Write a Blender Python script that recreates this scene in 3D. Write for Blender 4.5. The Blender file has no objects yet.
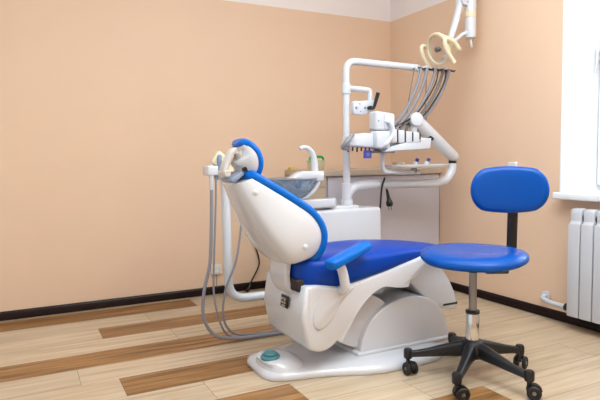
import bpy, bmesh, math, random
from mathutils import Vector, Matrix
random.seed(7)
S = bpy.context.scene
COL = S.collection
R = math.radians
PI = math.pi

# ------------------------------------------------------------------ materials
def lin(c):
    return tuple(((v/255)/12.92 if v/255 <= .04045 else ((v/255+.055)/1.055)**2.4) for v in c) + (1.0,)

def mat(name, rgb, rough=.5, metal=0., coat=0., spec=.5, noise=0., nscale=30., bump=0., bscale=200., ior=None, trans=0., alpha=1.):
    m = bpy.data.materials.new(name); m.use_nodes = True
    nt = m.node_tree; b = nt.nodes['Principled BSDF']
    b.inputs['Base Color'].default_value = lin(rgb)
    b.inputs['Roughness'].default_value = rough
    b.inputs['Metallic'].default_value = metal
    b.inputs['Coat Weight'].default_value = coat
    b.inputs['Coat Roughness'].default_value = .08
    b.inputs['Specular IOR Level'].default_value = spec
    b.inputs['Transmission Weight'].default_value = trans
    b.inputs['Alpha'].default_value = alpha
    tc = nt.nodes.new('ShaderNodeTexCoord')
    if noise:
        n = nt.nodes.new('ShaderNodeTexNoise'); n.inputs['Scale'].default_value = nscale; n.inputs['Detail'].default_value = 4
        nt.links.new(tc.outputs['Object'], n.inputs['Vector'])
        mx = nt.nodes.new('ShaderNodeMix'); mx.data_type = 'RGBA'
        d = [max(0, v*(1-noise)) for v in rgb]; u = [min(255, v*(1+noise)) for v in rgb]
        mx.inputs[6].default_value = lin(d); mx.inputs[7].default_value = lin(u)
        nt.links.new(n.outputs['Fac'], mx.inputs[0]); nt.links.new(mx.outputs[2], b.inputs['Base Color'])
    if bump:
        n = nt.nodes.new('ShaderNodeTexNoise'); n.inputs['Scale'].default_value = bscale; n.inputs['Detail'].default_value = 3
        nt.links.new(tc.outputs['Object'], n.inputs['Vector'])
        bp = nt.nodes.new('ShaderNodeBump'); bp.inputs['Strength'].default_value = bump; bp.inputs['Distance'].default_value = .002
        nt.links.new(n.outputs['Fac'], bp.inputs['Height']); nt.links.new(bp.outputs['Normal'], b.inputs['Normal'])
    return m

def plank_mat(name, dark, mid, light, rough, sx=1.3, sy=22.):
    m = bpy.data.materials.new(name); m.use_nodes = True
    nt = m.node_tree; b = nt.nodes['Principled BSDF']; L = nt.links.new
    tc = nt.nodes.new('ShaderNodeTexCoord'); mp = nt.nodes.new('ShaderNodeMapping')
    mp.inputs['Scale'].default_value = (sx, sy, 1)
    at = nt.nodes.new('ShaderNodeAttribute'); at.attribute_name = 'plank'
    off = nt.nodes.new('ShaderNodeCombineXYZ'); mu = nt.nodes.new('ShaderNodeMath'); mu.operation = 'MULTIPLY'; mu.inputs[1].default_value = 40
    L(at.outputs['Fac'], mu.inputs[0]); L(mu.outputs[0], off.inputs[0]); L(mu.outputs[0], off.inputs[1])
    L(off.outputs[0], mp.inputs['Location']); L(tc.outputs['Object'], mp.inputs['Vector'])
    n = nt.nodes.new('ShaderNodeTexNoise'); n.inputs['Scale'].default_value = 1.6; n.inputs['Detail'].default_value = 6; n.inputs['Distortion'].default_value = .8
    L(mp.outputs[0], n.inputs['Vector'])
    cr = nt.nodes.new('ShaderNodeValToRGB'); e = cr.color_ramp.elements
    e[0].position = .3; e[0].color = lin(dark); e[1].position = .72; e[1].color = lin(light)
    k = e.new(.5); k.color = lin(mid)
    L(n.outputs['Fac'], cr.inputs[0])
    mx = nt.nodes.new('ShaderNodeMix'); mx.data_type = 'RGBA'; mx.blend_type = 'MULTIPLY'; mx.inputs[0].default_value = 1
    mr = nt.nodes.new('ShaderNodeMapRange'); mr.inputs[3].default_value = .9; mr.inputs[4].default_value = 1.06
    L(at.outputs['Fac'], mr.inputs[0]); L(cr.outputs[0], mx.inputs[6]); L(mr.outputs[0], mx.inputs[7])
    L(mx.outputs[2], b.inputs['Base Color']); b.inputs['Roughness'].default_value = rough
    b.inputs['Specular IOR Level'].default_value = .45
    return m

def wall_mat(name, rgb):
    return mat(name, rgb, rough=.5, noise=.015, nscale=2.5, bump=.2, bscale=160, spec=.4)

M = dict(
    wall=wall_mat('peach wall paint', (231, 197, 168)),
    wallup=wall_mat('pale upper paint', (240, 229, 224)),
    ceil=mat('ceiling paint', (240, 236, 232), .8, spec=.2),
    light_plank=plank_mat('light plank', (178, 153, 122), (196, 172, 143), (209, 188, 163), .33),
    brown_plank=plank_mat('brown plank', (98, 64, 32), (145, 102, 57), (180, 132, 82), .33),
    seam=mat('plank seam', (120, 92, 66), .7),
    base=mat('dark baseboard', (28, 12, 11), .35, spec=.3),
    white=mat('white gloss plastic', (212, 212, 216), .2, coat=.5),
    white2=mat('white painted metal', (212, 214, 219), .28, coat=.3),
    cream=mat('cream plastic', (228, 214, 182), .35),
    beigep=mat('ivory plastic', (210, 204, 196), .35),
    navy=mat('royal blue vinyl', (0, 60, 158), .36, bump=.1, bscale=260, spec=.22),
    azure=mat('azure vinyl', (0, 100, 192), .26, spec=.22, bump=.05, bscale=260),
    stoolblue=mat('stool vinyl', (0, 76, 162), .26, spec=.22, bump=.05, bscale=260),
    hose=mat('grey hose', (140, 137, 142), .45),
    hosed=mat('dark grey hose', (112, 110, 113), .45),
    black=mat('black plastic', (19, 18, 20), .4),
    blackg=mat('black rubber', (22, 21, 22), .5),
    chrome=mat('chrome', (214, 212, 210), .12, metal=1),
    steel=mat('brushed steel', (140, 138, 139), .3, metal=1),
    dark=mat('dark bracket', (42, 32, 30), .6),
    teal=mat('teal pedal rubber', (74, 130, 138), .5),
    cabg=mat('grey cabinet laminate', (204, 200, 208), .45),
    cabe=mat('pale cabinet edge', (222, 222, 225), .4),
    cabb=mat('beige drawer laminate', (204, 186, 166), .5),
    top=mat('worktop laminate', (196, 178, 158), .4, noise=.04),
    topedge=mat('worktop edge', (150, 136, 122), .5),
    green=mat('green plastic', (20, 168, 84), .35),
    tub=mat('clear tub plastic', (238, 232, 205), .15, alpha=.45),
    yellow=mat('yellow plastic', (226, 190, 70), .5),
    purple=mat('violet tag plastic', (70, 72, 170), .35),
    bluecap=mat('blue cap plastic', (54, 74, 168), .35),
    win=mat('white window plastic', (240, 242, 244), .3),
    reveal=mat('white window plaster', (240, 242, 245), .6),
    rad=mat('white radiator enamel', (200, 201, 207), .3, coat=.2),
    outlet=mat('outlet plastic', (226, 222, 214), .4),
    brownp=mat('brown plastic', (120, 86, 66), .5),
    greyp=mat('blue grey plastic', (128, 142, 166), .35),
    plate=mat('black plate', (20, 20, 22), .35),
    plateink=mat('plate marking', (190, 184, 170), .4),
    refl=mat('lamp reflector', (208, 200, 192), .18, metal=.85),
    tray=mat('white tray', (228, 228, 230), .3),
)
def glass_mat(name, tint, mixf):
    m = bpy.data.materials.new(name); m.use_nodes = True; nt = m.node_tree; nt.nodes.clear()
    o = nt.nodes.new('ShaderNodeOutputMaterial'); t = nt.nodes.new('ShaderNodeBsdfTransparent'); g = nt.nodes.new('ShaderNodeBsdfGlossy')
    t.inputs[0].default_value = tint; g.inputs['Roughness'].default_value = .04
    mx = nt.nodes.new('ShaderNodeMixShader'); fr = nt.nodes.new('ShaderNodeFresnel'); fr.inputs[0].default_value = 1.45
    mu = nt.nodes.new('ShaderNodeMath'); mu.operation = 'MULTIPLY_ADD'; mu.inputs[1].default_value = 1; mu.inputs[2].default_value = mixf
    nt.links.new(fr.outputs[0], mu.inputs[0]); nt.links.new(mu.outputs[0], mx.inputs[0])
    nt.links.new(t.outputs[0], mx.inputs[1]); nt.links.new(g.outputs[0], mx.inputs[2]); nt.links.new(mx.outputs[0], o.inputs[0])
    return m
M['glass'] = glass_mat('window glass', (.97, .99, 1, 1), .02)
def bowl_mat():
    m = bpy.data.materials.new('blue glass'); m.use_nodes = True; nt = m.node_tree; nt.nodes.clear(); L = nt.links.new
    o = nt.nodes.new('ShaderNodeOutputMaterial'); t = nt.nodes.new('ShaderNodeBsdfTransparent'); p = nt.nodes.new('ShaderNodeBsdfPrincipled')
    tc = nt.nodes.new('ShaderNodeTexCoord'); n = nt.nodes.new('ShaderNodeTexNoise'); n.inputs['Scale'].default_value = 14; n.inputs['Detail'].default_value = 4; n.inputs['Distortion'].default_value = 1.5
    L(tc.outputs['Object'], n.inputs['Vector'])
    cr = nt.nodes.new('ShaderNodeValToRGB'); e = cr.color_ramp.elements
    e[0].position = .35; e[0].color = lin((150, 186, 212)); e[1].position = .68; e[1].color = lin((232, 242, 248))
    L(n.outputs['Fac'], cr.inputs[0]); L(cr.outputs[0], p.inputs['Base Color'])
    p.inputs['Roughness'].default_value = .08
    t.inputs[0].default_value = (.80, .91, .99, 1)
    mx = nt.nodes.new('ShaderNodeMixShader'); mx.inputs[0].default_value = .38
    L(t.outputs[0], mx.inputs[1]); L(p.outputs[0], mx.inputs[2]); L(mx.outputs[0], o.inputs[0])
    return m
M['bowl'] = bowl_mat()

# ------------------------------------------------------------------ mesh helpers
V = Vector
def B(): return bmesh.new()

def bevel_sharp(bm, faces_before, w, seg=3, ang=30):
    if w <= 0: return
    es = [e for e in bm.edges if not any(f in faces_before for f in e.link_faces) and len(e.link_faces) == 2 and e.calc_face_angle(0) > R(ang)]
    bmesh.ops.bevel(bm, geom=es, offset=w, segments=seg, profile=.5, affect='EDGES', clamp_overlap=True)

def box(bm, c, s, rot=None, bev=0., seg=3):
    """box centred at c with size s, rot a 3x3/4x4 matrix"""
    t = B(); bmesh.ops.create_cube(t, size=1)
    for v in t.verts: v.co = V((v.co.x*s[0], v.co.y*s[1], v.co.z*s[2]))
    if bev: bmesh.ops.bevel(t, geom=list(t.edges), offset=bev, segments=seg, profile=.5, affect='EDGES', clamp_overlap=True)
    mt = Matrix.Translation(V(c)) @ (rot.to_4x4() if rot else Matrix.Identity(4))
    t.transform(mt); merge(bm, t)

def merge(bm, t):
    me = bpy.data.meshes.new('tmp'); t.to_mesh(me); t.free(); bm.from_mesh(me); bpy.data.meshes.remove(me)

def bbx(bm, x0, x1, y0, y1, z0, z1, bev=0., seg=3):
    box(bm, ((x0+x1)/2, (y0+y1)/2, (z0+z1)/2), (abs(x1-x0), abs(y1-y0), abs(z1-z0)), None, bev, seg)

def prism(bm, pts, d0, d1, axis='y', bev=0., seg=3, ang=25, taper=None):
    """polygon pts (in xz for axis y, xy for axis z, yz for axis x) extruded from d0 to d1.  taper(p, d)->p"""
    t = B()
    def mk(p, d):
        if taper: p = taper(p, d)
        return V({'y': (p[0], d, p[1]), 'z': (p[0], p[1], d), 'x': (d, p[0], p[1])}[axis])
    a = [t.verts.new(mk(p, d0)) for p in pts]; b = [t.verts.new(mk(p, d1)) for p in pts]
    t.faces.new(a); t.faces.new(b[::-1]); n = len(pts)
    for i in range(n): t.faces.new((a[i], b[i], b[(i+1) % n], a[(i+1) % n]))
    bmesh.ops.recalc_face_normals(t, faces=t.faces)
    if bev:
        es = [e for e in t.edges if e.calc_face_angle(0) > R(ang)]
        bmesh.ops.bevel(t, geom=es, offset=bev, segments=seg, profile=.5, affect='EDGES', clamp_overlap=True)
    merge(bm, t)

def spline(pts, n=8, closed=False):
    pts = [V(p) for p in pts]; out = []
    N = len(pts); rng = N if closed else N-1
    for i in range(rng):
        if closed: p0, p1, p2, p3 = (pts[(i+k-1) % N] for k in range(4))
        else:
            p1, p2 = pts[i], pts[i+1]
            p0 = pts[i-1] if i else p1*2-p2; p3 = pts[i+2] if i+2 < N else p2*2-p1
        for k in range(n):
            t = k/n
            out.append(.5*((2*p1)+(p2-p0)*t+(2*p0-5*p1+4*p2-p3)*t*t+(3*p1-p0-3*p2+p3)*t**3))
    if not closed: out.append(pts[-1])
    return out

def fillet(pts, r, n=7):
    """polyline with rounded corners"""
    pts = [V(p) for p in pts]; out = [pts[0]]
    for i in range(1, len(pts)-1):
        a, b, c = pts[i-1], pts[i], pts[i+1]
        rr = r if not isinstance(r, (list, tuple)) else r[i-1]
        d = min(rr, (a-b).length*.48, (c-b).length*.48)
        p, q = b+(a-b).normalized()*d, b+(c-b).normalized()*d
        for k in range(n+1):
            t = k/n; out.append(p*(1-t)**2+b*2*t*(1-t)+q*t*t)
    out.append(pts[-1]); return out

def tube(bm, pts, r, n=12, cap=True, flat=1., closed=False):
    """swept circle; r a number or a list; flat scales the second cross axis"""
    pts = [V(p) for p in pts]; N = len(pts)
    rs = r if isinstance(r, (list, tuple)) else [r]*N
    if len(rs) != N: rs = [rs[0]+(rs[-1]-rs[0])*i/(N-1) for i in range(N)] if len(rs) == 2 else [rs[min(len(rs)-1, int(i*len(rs)/N))] for i in range(N)]
    rings = []; up = None
    for i in range(N):
        tg = (pts[(i+1) % N]-pts[i-1]) if (closed or 0 < i < N-1) else (pts[1]-pts[0] if i == 0 else pts[-1]-pts[-2])
        tg.normalize()
        if up is None:
            up = V((0, 0, 1)) if abs(tg.z) < .9 else V((1, 0, 0))
        up = (up-tg*up.dot(tg)).normalized(); sd = tg.cross(up)
        rings.append([bm.verts.new(pts[i]+(up*math.cos(2*PI*k/n)*flat+sd*math.sin(2*PI*k/n))*rs[i]) for k in range(n)])
    skin(bm, rings, cap and not closed, closed)

def skin(bm, rings, cap=True, closed=False):
    n = len(rings[0]); fs = []
    for i in range(len(rings)-(0 if closed else 1)):
        a, b = rings[i], rings[(i+1) % len(rings)]
        for k in range(n): fs.append(bm.faces.new((a[k], a[(k+1) % n], b[(k+1) % n], b[k])))
    if cap: fs.append(bm.faces.new(rings[0][::-1])); fs.append(bm.faces.new(rings[-1]))
    bmesh.ops.recalc_face_normals(bm, faces=fs)

def loft(bm, rings, cap=True):
    skin(bm, [[bm.verts.new(V(p)) for p in rg] for rg in rings], cap)

def stadium(a, b, rr, n=60):
    out = []
    for k in range(n):
        t = 2*PI*k/n; c, s = math.cos(t), math.sin(t)
        out.append((math.copysign(a-rr, c)*min(1, abs(c)*2.2)+rr*c, math.copysign(b-rr, s)*min(1, abs(s)*2.2)+rr*s))
    return out

def frame(d, up=(0, 0, 1)):
    z = V(d).normalized(); u = V(up)
    if abs(z.dot(u)) > .98: u = V((1, 0, 0))
    x = u.cross(z).normalized(); y = z.cross(x)
    return Matrix((x, y, z)).transposed()

def lathe(bm, prof, c, d=(0, 0, 1), n=28, sx=1., sy=1.):
    """prof = [(r, h)] turned about axis d through c"""
    F = frame(d); rings = []
    for r, h in prof:
        r = max(r, 1e-4)
        rings.append([V(c)+F @ V((math.cos(2*PI*k/n)*r*sx, math.sin(2*PI*k/n)*r*sy, h)) for k in range(n)])
    loft(bm, rings)

def cyl(bm, a, b, r, n=20, bev=.002):
    a, b = V(a), V(b); L = (b-a).length
    lathe(bm, [(r-bev, 0), (r, bev), (r, L-bev), (r-bev, L)], a, b-a, n)

def ball(bm, c, s, rot=None, n=20):
    t = B(); bmesh.ops.create_uvsphere(t, u_segments=n, v_segments=n//2+2, radius=1)
    mt = Matrix.Translation(V(c)) @ (rot.to_4x4() if rot else Matrix.Identity(4)) @ Matrix.Diagonal((*s, 1)); t.transform(mt); merge(bm, t)

def sring(a, b, p, n=40):
    """superellipse ring in 2d"""
    out = []
    for k in range(n):
        t = 2*PI*k/n; c, s = math.cos(t), math.sin(t)
        out.append((a*math.copysign(abs(c)**(2/p), c), b*math.copysign(abs(s)**(2/p), s)))
    return out

# ------------------------------------------------------------------ object helpers
def root_of(o):
    while o.parent: o = o.parent
    return o

def obj(name, bm, m, parent=None, loc=None, ang=40, label=None):
    if parent is not None: off = root_of(parent).location.copy()
    else:
        if loc is None:
            xs = [v.co for v in bm.verts]
            loc = V(((min(v.x for v in xs)+max(v.x for v in xs))/2, (min(v.y for v in xs)+max(v.y for v in xs))/2, min(v.z for v in xs)))
        off = V(loc)
    bmesh.ops.translate(bm, verts=bm.verts, vec=-off)
    me = bpy.data.meshes.new(name); bm.to_mesh(me); bm.free()
    for k in (m if isinstance(m, (list, tuple)) else [m]): me.materials.append(M[k] if isinstance(k, str) else k)
    for p in me.polygons: p.use_smooth = True
    me.set_sharp_from_angle(angle=R(ang))
    o = bpy.data.objects.new(name, me); COL.objects.link(o)
    if parent is not None: o.parent = parent
    else: o.location = off
    if label: o['label'] = label
    return o

def tag(o, label, cat, group=None):
    o['label'] = label; o['category'] = cat
    if group: o['group'] = group
    return o

def thing(name, label, cat, loc, group=None):
    o = bpy.data.objects.new(name, None); o.empty_display_size = .1; COL.objects.link(o); o.location = loc
    return tag(o, label, cat, group)

def struct(name, bm, m, parent=None, ang=40):
    o = obj(name, bm, m, parent, loc=(0, 0, 0) if parent is None else None, ang=ang)
    o['kind'] = 'structure'; return o

# ================================================================== THE ROOM
XL, YF, ZC, HP = -4.4, -4.8, 2.62, 2.057
# floor: single planks of laminate, light and brown rows
bm = B(); lay = bm.faces.layers.float.new('plank')
def quad(x0, x1, y0, y1, z, mi):
    f = bm.faces.new([bm.verts.new((x0, y0, z)), bm.verts.new((x1, y0, z)), bm.verts.new((x1, y1, z)), bm.verts.new((x0, y1, z))])
    f.material_index = mi; f[lay] = random.random()
quad(XL, 0, YF, 0, -.002, 2)
PW = .2032; Y0 = -.048
rows = {  # row -> [(x start, x end, brown)]
    -1: [(XL, -2.2, 0), (-2.2, -.9, 0), (-.9, 0, 0)],
    0: [(XL, -3.02, 0), (-3.02, -1.737, 1), (-1.737, -.45, 0), (-.45, 0, 0)],
    1: [(XL, -3.36, 0), (-3.36, -2.08, 0), (-2.08, -.8, 0), (-.8, 0, 0)],
    2: [(XL, -3.66, 1), (-3.66, -2.378, 0), (-2.378, -1.10, 1), (-1.10, 0, 0)],
    3: [(XL, -3.30, 0), (-3.30, -2.02, 0), (-2.02, -.74, 0), (-.74, 0, 0)],
    4: [(XL, -3.9, 0), (-3.9, -3.05, 1), (-3.05, -1.34, 1), (-1.34, -.2, 0), (-.2, 0, 0)],
    5: [(XL, -3.82, 0), (-3.82, -2.545, 0), (-2.545, -1.26, 0), (-1.26, 0, 0)],
    6: [(XL, -3.67, 0), (-3.67, -2.392, 0), (-2.392, -1.11, 1), (-1.11, -.5, 0), (-.5, 0, 0)],
    7: [(XL, -3.36, 0), (-3.36, -2.08, 0), (-2.08, -.80, 0), (-.8, 0, 0)],
    8: [(XL, -3.05, 0), (-3.05, -1.767, 1), (-1.767, -.70, 0), (-.70, 0, 0)],
    9: [(XL, -2.6, 0), (-2.6, -1.33, 0), (-1.33, -.35, 0), (-.35, 0, 0)],
    10: [(XL, -2.36, 0), (-2.36, -1.076, 1), (-1.076, 0, 0)],
    11: [(XL, -2.9, 0), (-2.9, -1.6, 0), (-1.6, -.55, 0), (-.55, 0, 0)],
    12: [(XL, -2.0, 0), (-2.0, -.72, 0), (-.72, 0, 0)],
}
g = .0008
for k in range(-1, 24):
    segs = rows.get(k) or [(XL, -2.7+.35*(k % 3), k % 2), (-2.7+.35*(k % 3), -1.4+.3*(k % 3), 0), (-1.4+.3*(k % 3), 0, 0)]
    ya = Y0-PW*k; yb = ya-PW
    ya = min(ya, 0); yb = max(yb, YF)
    if yb >= ya: continue
    for a, b, br in segs: quad(a+g, b-g, yb+g, ya-g, 0., br)
fl = struct('floor', bm, ['light_plank', 'brown_plank', 'seam'])

bm = B()
bbx(bm, XL, .6, 0, .2, -.1, HP); f0 = len(bm.faces)
bbx(bm, XL, .6, 0, .2, HP, ZC)
bm.faces.ensure_lookup_table()
for f in list(bm.faces)[f0:]: f.material_index = 1
struct('wall_back', bm, ['wall', 'wallup'])
# right wall with a deep window opening
WY0, WY1, WZ0, WZ1, WD = -1.600, -3.05, .70, 2.25, .325
bm = B()
def wl(y0, y1, z0, z1):
    for a, b, mi in ((z0, min(z1, HP), 0), (max(z0, HP), z1, 1)):
        if b > a:
            n = len(bm.faces); bbx(bm, 0, .4, y0, y1, a, b); bm.faces.ensure_lookup_table()
            for f in list(bm.faces)[n:]: f.material_index = mi
wl(0, WY0, -.1, ZC); wl(WY1, YF, -.1, ZC); wl(WY0, WY1, -.1, WZ0); wl(WY0, WY1, WZ1, ZC)
struct('wall_right', bm, ['wall', 'wallup'])
bm = B(); bbx(bm, XL, .4, YF, .2, ZC, ZC+.1); struct('ceiling', bm, 'ceil')
bm = B(); bbx(bm, XL, .4, YF-.1, YF, -.1, ZC); struct('wall_front', bm, 'wall')
# baseboards
pf = [(0, .004), (-.014, .004), (-.014, .044), (-.010, .053), (-.004, .056), (0, .056)]
bm = B(); prism(bm, [(p[0], p[1]) for p in pf], XL, -.0005, 'x'); struct('baseboard_back', bm, 'base')
bm = B(); prism(bm, [(p[0], p[1]) for p in pf], YF, 0, 'y'); struct('baseboard_right', bm, 'base')
# window: plaster reveal, frame, sash, glass, handle
bm = B()
bbx(bm, -.003, WD, WY0-.012, WY0, .745, WZ1); bbx(bm, -.003, WD, WY1, WY1+.012, .745, WZ1); bbx(bm, -.003, WD, WY1, WY0, WZ1-.012, WZ1)
struct('trim_1', bm, 'reveal')
bm = B(); x0 = WD-.02; x1 = WD+.06
ya, yb, za, zb = WY0-.012, WY1+.012, .745, WZ1-.012
fw = .045
for a, b, c, d in ((ya, ya-fw, za, zb), (yb+fw, yb, za, zb), (ya-fw, yb+fw, za, za+fw), (ya-fw, yb+fw, zb-fw, zb), (-2.345, -2.295, za+fw, zb-fw)):
    bbx(bm, x0+.015, x1, a, b, c, d, .004)
wf = struct('window_1', bm, 'win')
for (a, b) in ((ya-.004, -2.305), (-2.335, yb+.03)):
    bm = B(); s = .065; c, d = za+.03, zb-.03
    for q in ((a, a-s, c, d), (b+s, b, c, d), (a-s, b+s, c, c+s), (a-s, b+s, d-s, d)): bbx(bm, x0-.005, x0+.05, *q, .006)
    sash = obj('sash', bm, 'win', wf)
    bm = B(); bbx(bm, x0+.02, x0+.026, a-s-.001, b+s+.001, c+s-.001, d-s+.001); obj('glass', bm, 'glass', sash)
    if a > -2:
        bm = B(); hy = a-.014; 
        box(bm, (x0-.011, hy, 1.53), (.012, .026, .065), None, .004)
        cyl(bm, (x0-.015, hy, 1.545), (x0-.05, hy, 1.545), .009)
        tube(bm, fillet([(x0-.046, hy, 1.56), (x0-.046, hy, 1.50), (x0-.046, hy+.012, 1.425)], .02), .009, flat=.8)
        obj('window_handle', bm, 'white2', sash)
bm = B(); bbx(bm, -.075, WD-.005, -1.607, -3.1, .706, .745, .008); struct('window_2', bm, 'win').name = 'window_sill'

# ================================================================== WALL FITTINGS
def outlet(name, label, x, y, z, n, w=.075, h=.075, wall='back', mcol='outlet'):
    t = thing(name, label, 'outlet', (x, y, z-h/2))
    bm = B()
    if wall == 'back': bbx(bm, x-w/2, x+w/2, y-.022, y, z-h/2, z+h/2, .006)
    else: bbx(bm, x-.022, x, y-w/2, y+w/2, z-h/2, z+h/2, .006)
    obj('housing', bm, mcol, t)
    return t
t = outlet('wall_outlet', 'small white wall outlet low on the peach wall behind the grey suction hoses', -1.523, 0, .178, 1, .075, .07)
bm = B(); lathe(bm, [(.022, 0), (.02, .003), (.018, -.002), (.0, -.002)], (-1.523, -.0225, .178), (0, -1, 0), 20); obj('socket_face', bm, 'outlet', t)
bm = B(); tube(bm, [(-1.523, -.004, .143), (-1.523, -.004, .055)], .0025, 6); obj('wall_wire', bm, 'hose', t)
t = outlet('wall_outlet', 'beige double wall outlet above the worktop beside the green handled tub', -.735, 0, .92, 2, .045, .085, mcol='outlet')
for dz in (-.02, .02):
    bm = B(); lathe(bm, [(.014, 0), (.014, .004), (.011, .004), (.0, .002)], (-.735, -.0225, .92+dz), (0, -1, 0), 16); obj('socket', bm, 'brownp', t)
t = outlet('wall_outlet', 'small beige wall outlet peeking over the blue stool backrest', 0, -1.271, .895, 1, .06, .04, 'right')
# cable on the back wall
t = thing('power_cable', 'thin black cable hanging against the peach wall behind the chair back', 'cable', (-1.32, -.03, 0))
bm = B(); tube(bm, spline([(-1.305, -.05, .016), (-1.27, -.035, .07), (-1.205, -.02, .17), (-1.203, -.018, .24), (-1.24, -.016, .36), (-1.275, -.014, .48), (-1.28, -.014, .56), (-1.27, -.012, .62)], 8), .0055, 8); obj('cord', bm, 'black', t)
bm = B(); tube(bm, spline([(-1.32, -.058, .010), (-1.30, -.05, .016), (-1.28, -.042, .045)], 5), [.011, .013, .013, .012, .011, .011, .011, .010, .010, .009, .008], 10); obj('plug', bm, 'black', t)
bm = B(); bbx(bm, -1.305, -1.235, -.02, 0, .61, .68, .005); obj('cable_box', bm, 'outlet', t)

# radiator
t = thing('radiator', 'white sectional radiator with flat front panels under the window sill', 'radiator', (-.09, -2.1, .08))
for i in range(13):
    yc = -1.788-.0745*i
    bm = B()
    prism(bm, [(-.125, .585), (-.125, .085), (-.120, .080), (-.05, .080), (-.05, .655), (-.075, .668), (-.108, .662), (-.115, .64), (-.112, .60)], yc-.031, yc+.031, 'y', .006, 2)
    sec = obj('radiator_section', bm, 'rad', t)
    bm = B(); bbx(bm, -.1275, -.125, yc-.0335, yc+.0335, .084, .586, .001); obj('front_panel', bm, 'rad', sec)
    bm = B(); lathe(bm, [(.02, 0), (.022, .006), (.02, .013)], (-.085, yc-.0375-.0065, .618), (0, 1, 0), 14); obj('joint_ring', bm, 'blackg', sec)
for z in (.11, .62):
    for yb_ in (-2.0, -2.5):
        bm = B(); bbx(bm, -.055, -.001, yb_, yb_-.02, z-.01, z+.01); obj('wall_bracket', bm, 'white2', t)
bm = B(); tube(bm, fillet([(-.003, -1.525, .125), (-.05, -1.53, .125), (-.085, -1.60, .118), (-.085, -1.755, .115)], .03), .0135, 12); obj('feed_pipe', bm, 'rad', t)
bm = B(); lathe(bm, [(.03, 0), (.032, .006), (.02, .012)], (-.001, -1.525, .125), (-1, 0, 0), 20); obj('pipe_elbow', bm, 'rad', t)
bm = B(); cyl(bm, (-.085, -1.715, .1155), (-.085, -1.745, .1152), .021); obj('pipe_nut', bm, 'blackg', t)

# ================================================================== CABINETS AT THE BACK
CF = -.60
t = thing('base_cabinet', 'grey fronted base cabinet with a beige side standing in the corner behind the dental unit', 'cabinet', (-.48, -.3, 0))
bm = B(); bbx(bm, -.955, -.006, CF+.02, -.02, .07, .835, .002); obj('body', bm, 'cabe', t)
bm = B(); bbx(bm, -.93, -.02, CF+.06, -.03, .004, .07); obj('plinth', bm, 'black', t)
bm = B(); bbx(bm, -.946, -.008, CF, CF+.018, .078, .83, .002); obj('front_panel', bm, 'cabg', t)
for z0, z1 in ((.765, .834), (.07, .761)):
    bm = B(); bbx(bm, -.968, -.956, CF+.004, -.02, z0, z1, .002); obj('side_panel', bm, 'cabb', t, label='beige side panel')
bm = B(); bbx(bm, -.972, -.002, CF-.02, -.002, .836, .874, .003)
tag(obj('worktop', bm, 'top'), 'beige laminate worktop along the back wall running into the corner', 'worktop')
WT = .874
t = thing('storage_tub', 'clear tub with a green bail handle standing on the worktop', 'tub', (-.905, -.36, WT))
bm = B(); rg = []
for z, a in ((0, .047), (.004, .05), (.058, .056), (.06, .059), (.066, .059), (.066, .054), (.008, .046)):
    rg.append([(-.905+x, -.36+y, WT+.0005+z) for x, y in sring(a, a*.85, 4, 32)])
loft(bm, rg); obj('tub_body', bm, 'tub', t)
bm = B(); tube(bm, fillet([(-.957, -.37, WT+.05), (-.957, -.37, WT+.092), (-.852, -.37, WT+.092), (-.849, -.37, WT+.05)], .02), .0065, 10, flat=1.3); obj('bail_handle', bm, 'green', t)
bm = B()
for i in range(9): box(bm, (-.935+.028*(i % 3), -.38+.02*(i//3), WT+.024), (.02, .015, .03), Matrix.Rotation(.3*i, 3, 'Z'), .003)
obj('tub_contents', bm, 'yellow', t)
bm = B(); bbx(bm, -.955, -.925, -.07, -.02, WT, WT+.02, .005)
tag(obj('small_carton', bm, 'yellow'), 'small yellow carton at the back left end of the worktop behind the basin', 'carton')

# ================================================================== DENTAL CHAIR
CY = -1.485
ch = thing('dental_chair', 'white dental patient chair with blue vinyl upholstery reclined on its floor base', 'dental chair', (-1.4, CY, 0))
# --- base plate with raised pedal mound
def plate_outline():
    near = [(-1.846, -1.50), (-1.846, -1.575), (-1.825, -1.625), (-1.775, -1.652), (-1.70, -1.667), (-1.60, -1.692), (-1.50, -1.727), (-1.42, -1.765), (-1.34, -1.783), (-1.24, -1.788), (-1.12, -1.784), (-1.05, -1.775), (-1.0, -1.755), (-.97, -1.72), (-.93, -1.675), (-.87, -1.65), (-.842, -1.60), (-.838, -1.485)]
    far = [(x, 2*CY-y) for x, y in near[::-1]][1:-1]
    far = [(x, min(y, -1.17)) for x, y in far]
    return near+[(x, y) for x, y in far]+[(-1.846, -1.47)]
po = plate_outline()
def inset(poly, d):
    n = len(poly); out = []; c = V((sum(p[0] for p in poly)/n, sum(p[1] for p in poly)/n, 0))
    for i in range(n):
        a, b, e = V((*poly[i-1], 0)), V((*poly[i], 0)), V((*poly[(i+1) % n], 0))
        tg = (e-a).normalized(); nm = V((tg.y, -tg.x, 0))
        if nm.dot(c-b) < 0: nm = -nm
        out.append((b+nm*d))
    return [(p.x, p.y) for p in out]
bm = B(); rg = []
for d, z in ((.004, .001), (0, .008), (.002, .022), (.014, .034), (.05, .045), (.075, .048)):
    rg.append([(x, y, z) for x, y in inset(po, d)])
loft(bm, rg)
obj('base_plate', bm, 'white', ch)
# mound under the pedal, falling towards the middle
bm = B(); rg = []
for z, a, b in ((.030, .098, .125), (.050, .090, .115), (.066, .078, .10), (.074, .062, .082), (.076, .03, .04)):
    rg.append([(-1.755+(.02 if z < .06 else 0)+x, -1.515+y, z) for x, y in sring(a, b, 2.8, 40)])
loft(bm, rg); obj('pedal_mound', bm, 'white', ch)
bm = B(); lathe(bm, [(.043, 0), (.044, .006), (.040, .011), (.030, .012), (.029, .016), (.030, .020), (.026, .025), (.0, .026)], (-1.79, -1.535, .074), (-.04, -.03, 1), 32)
obj('foot_pedal', bm, 'teal', ch)
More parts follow.
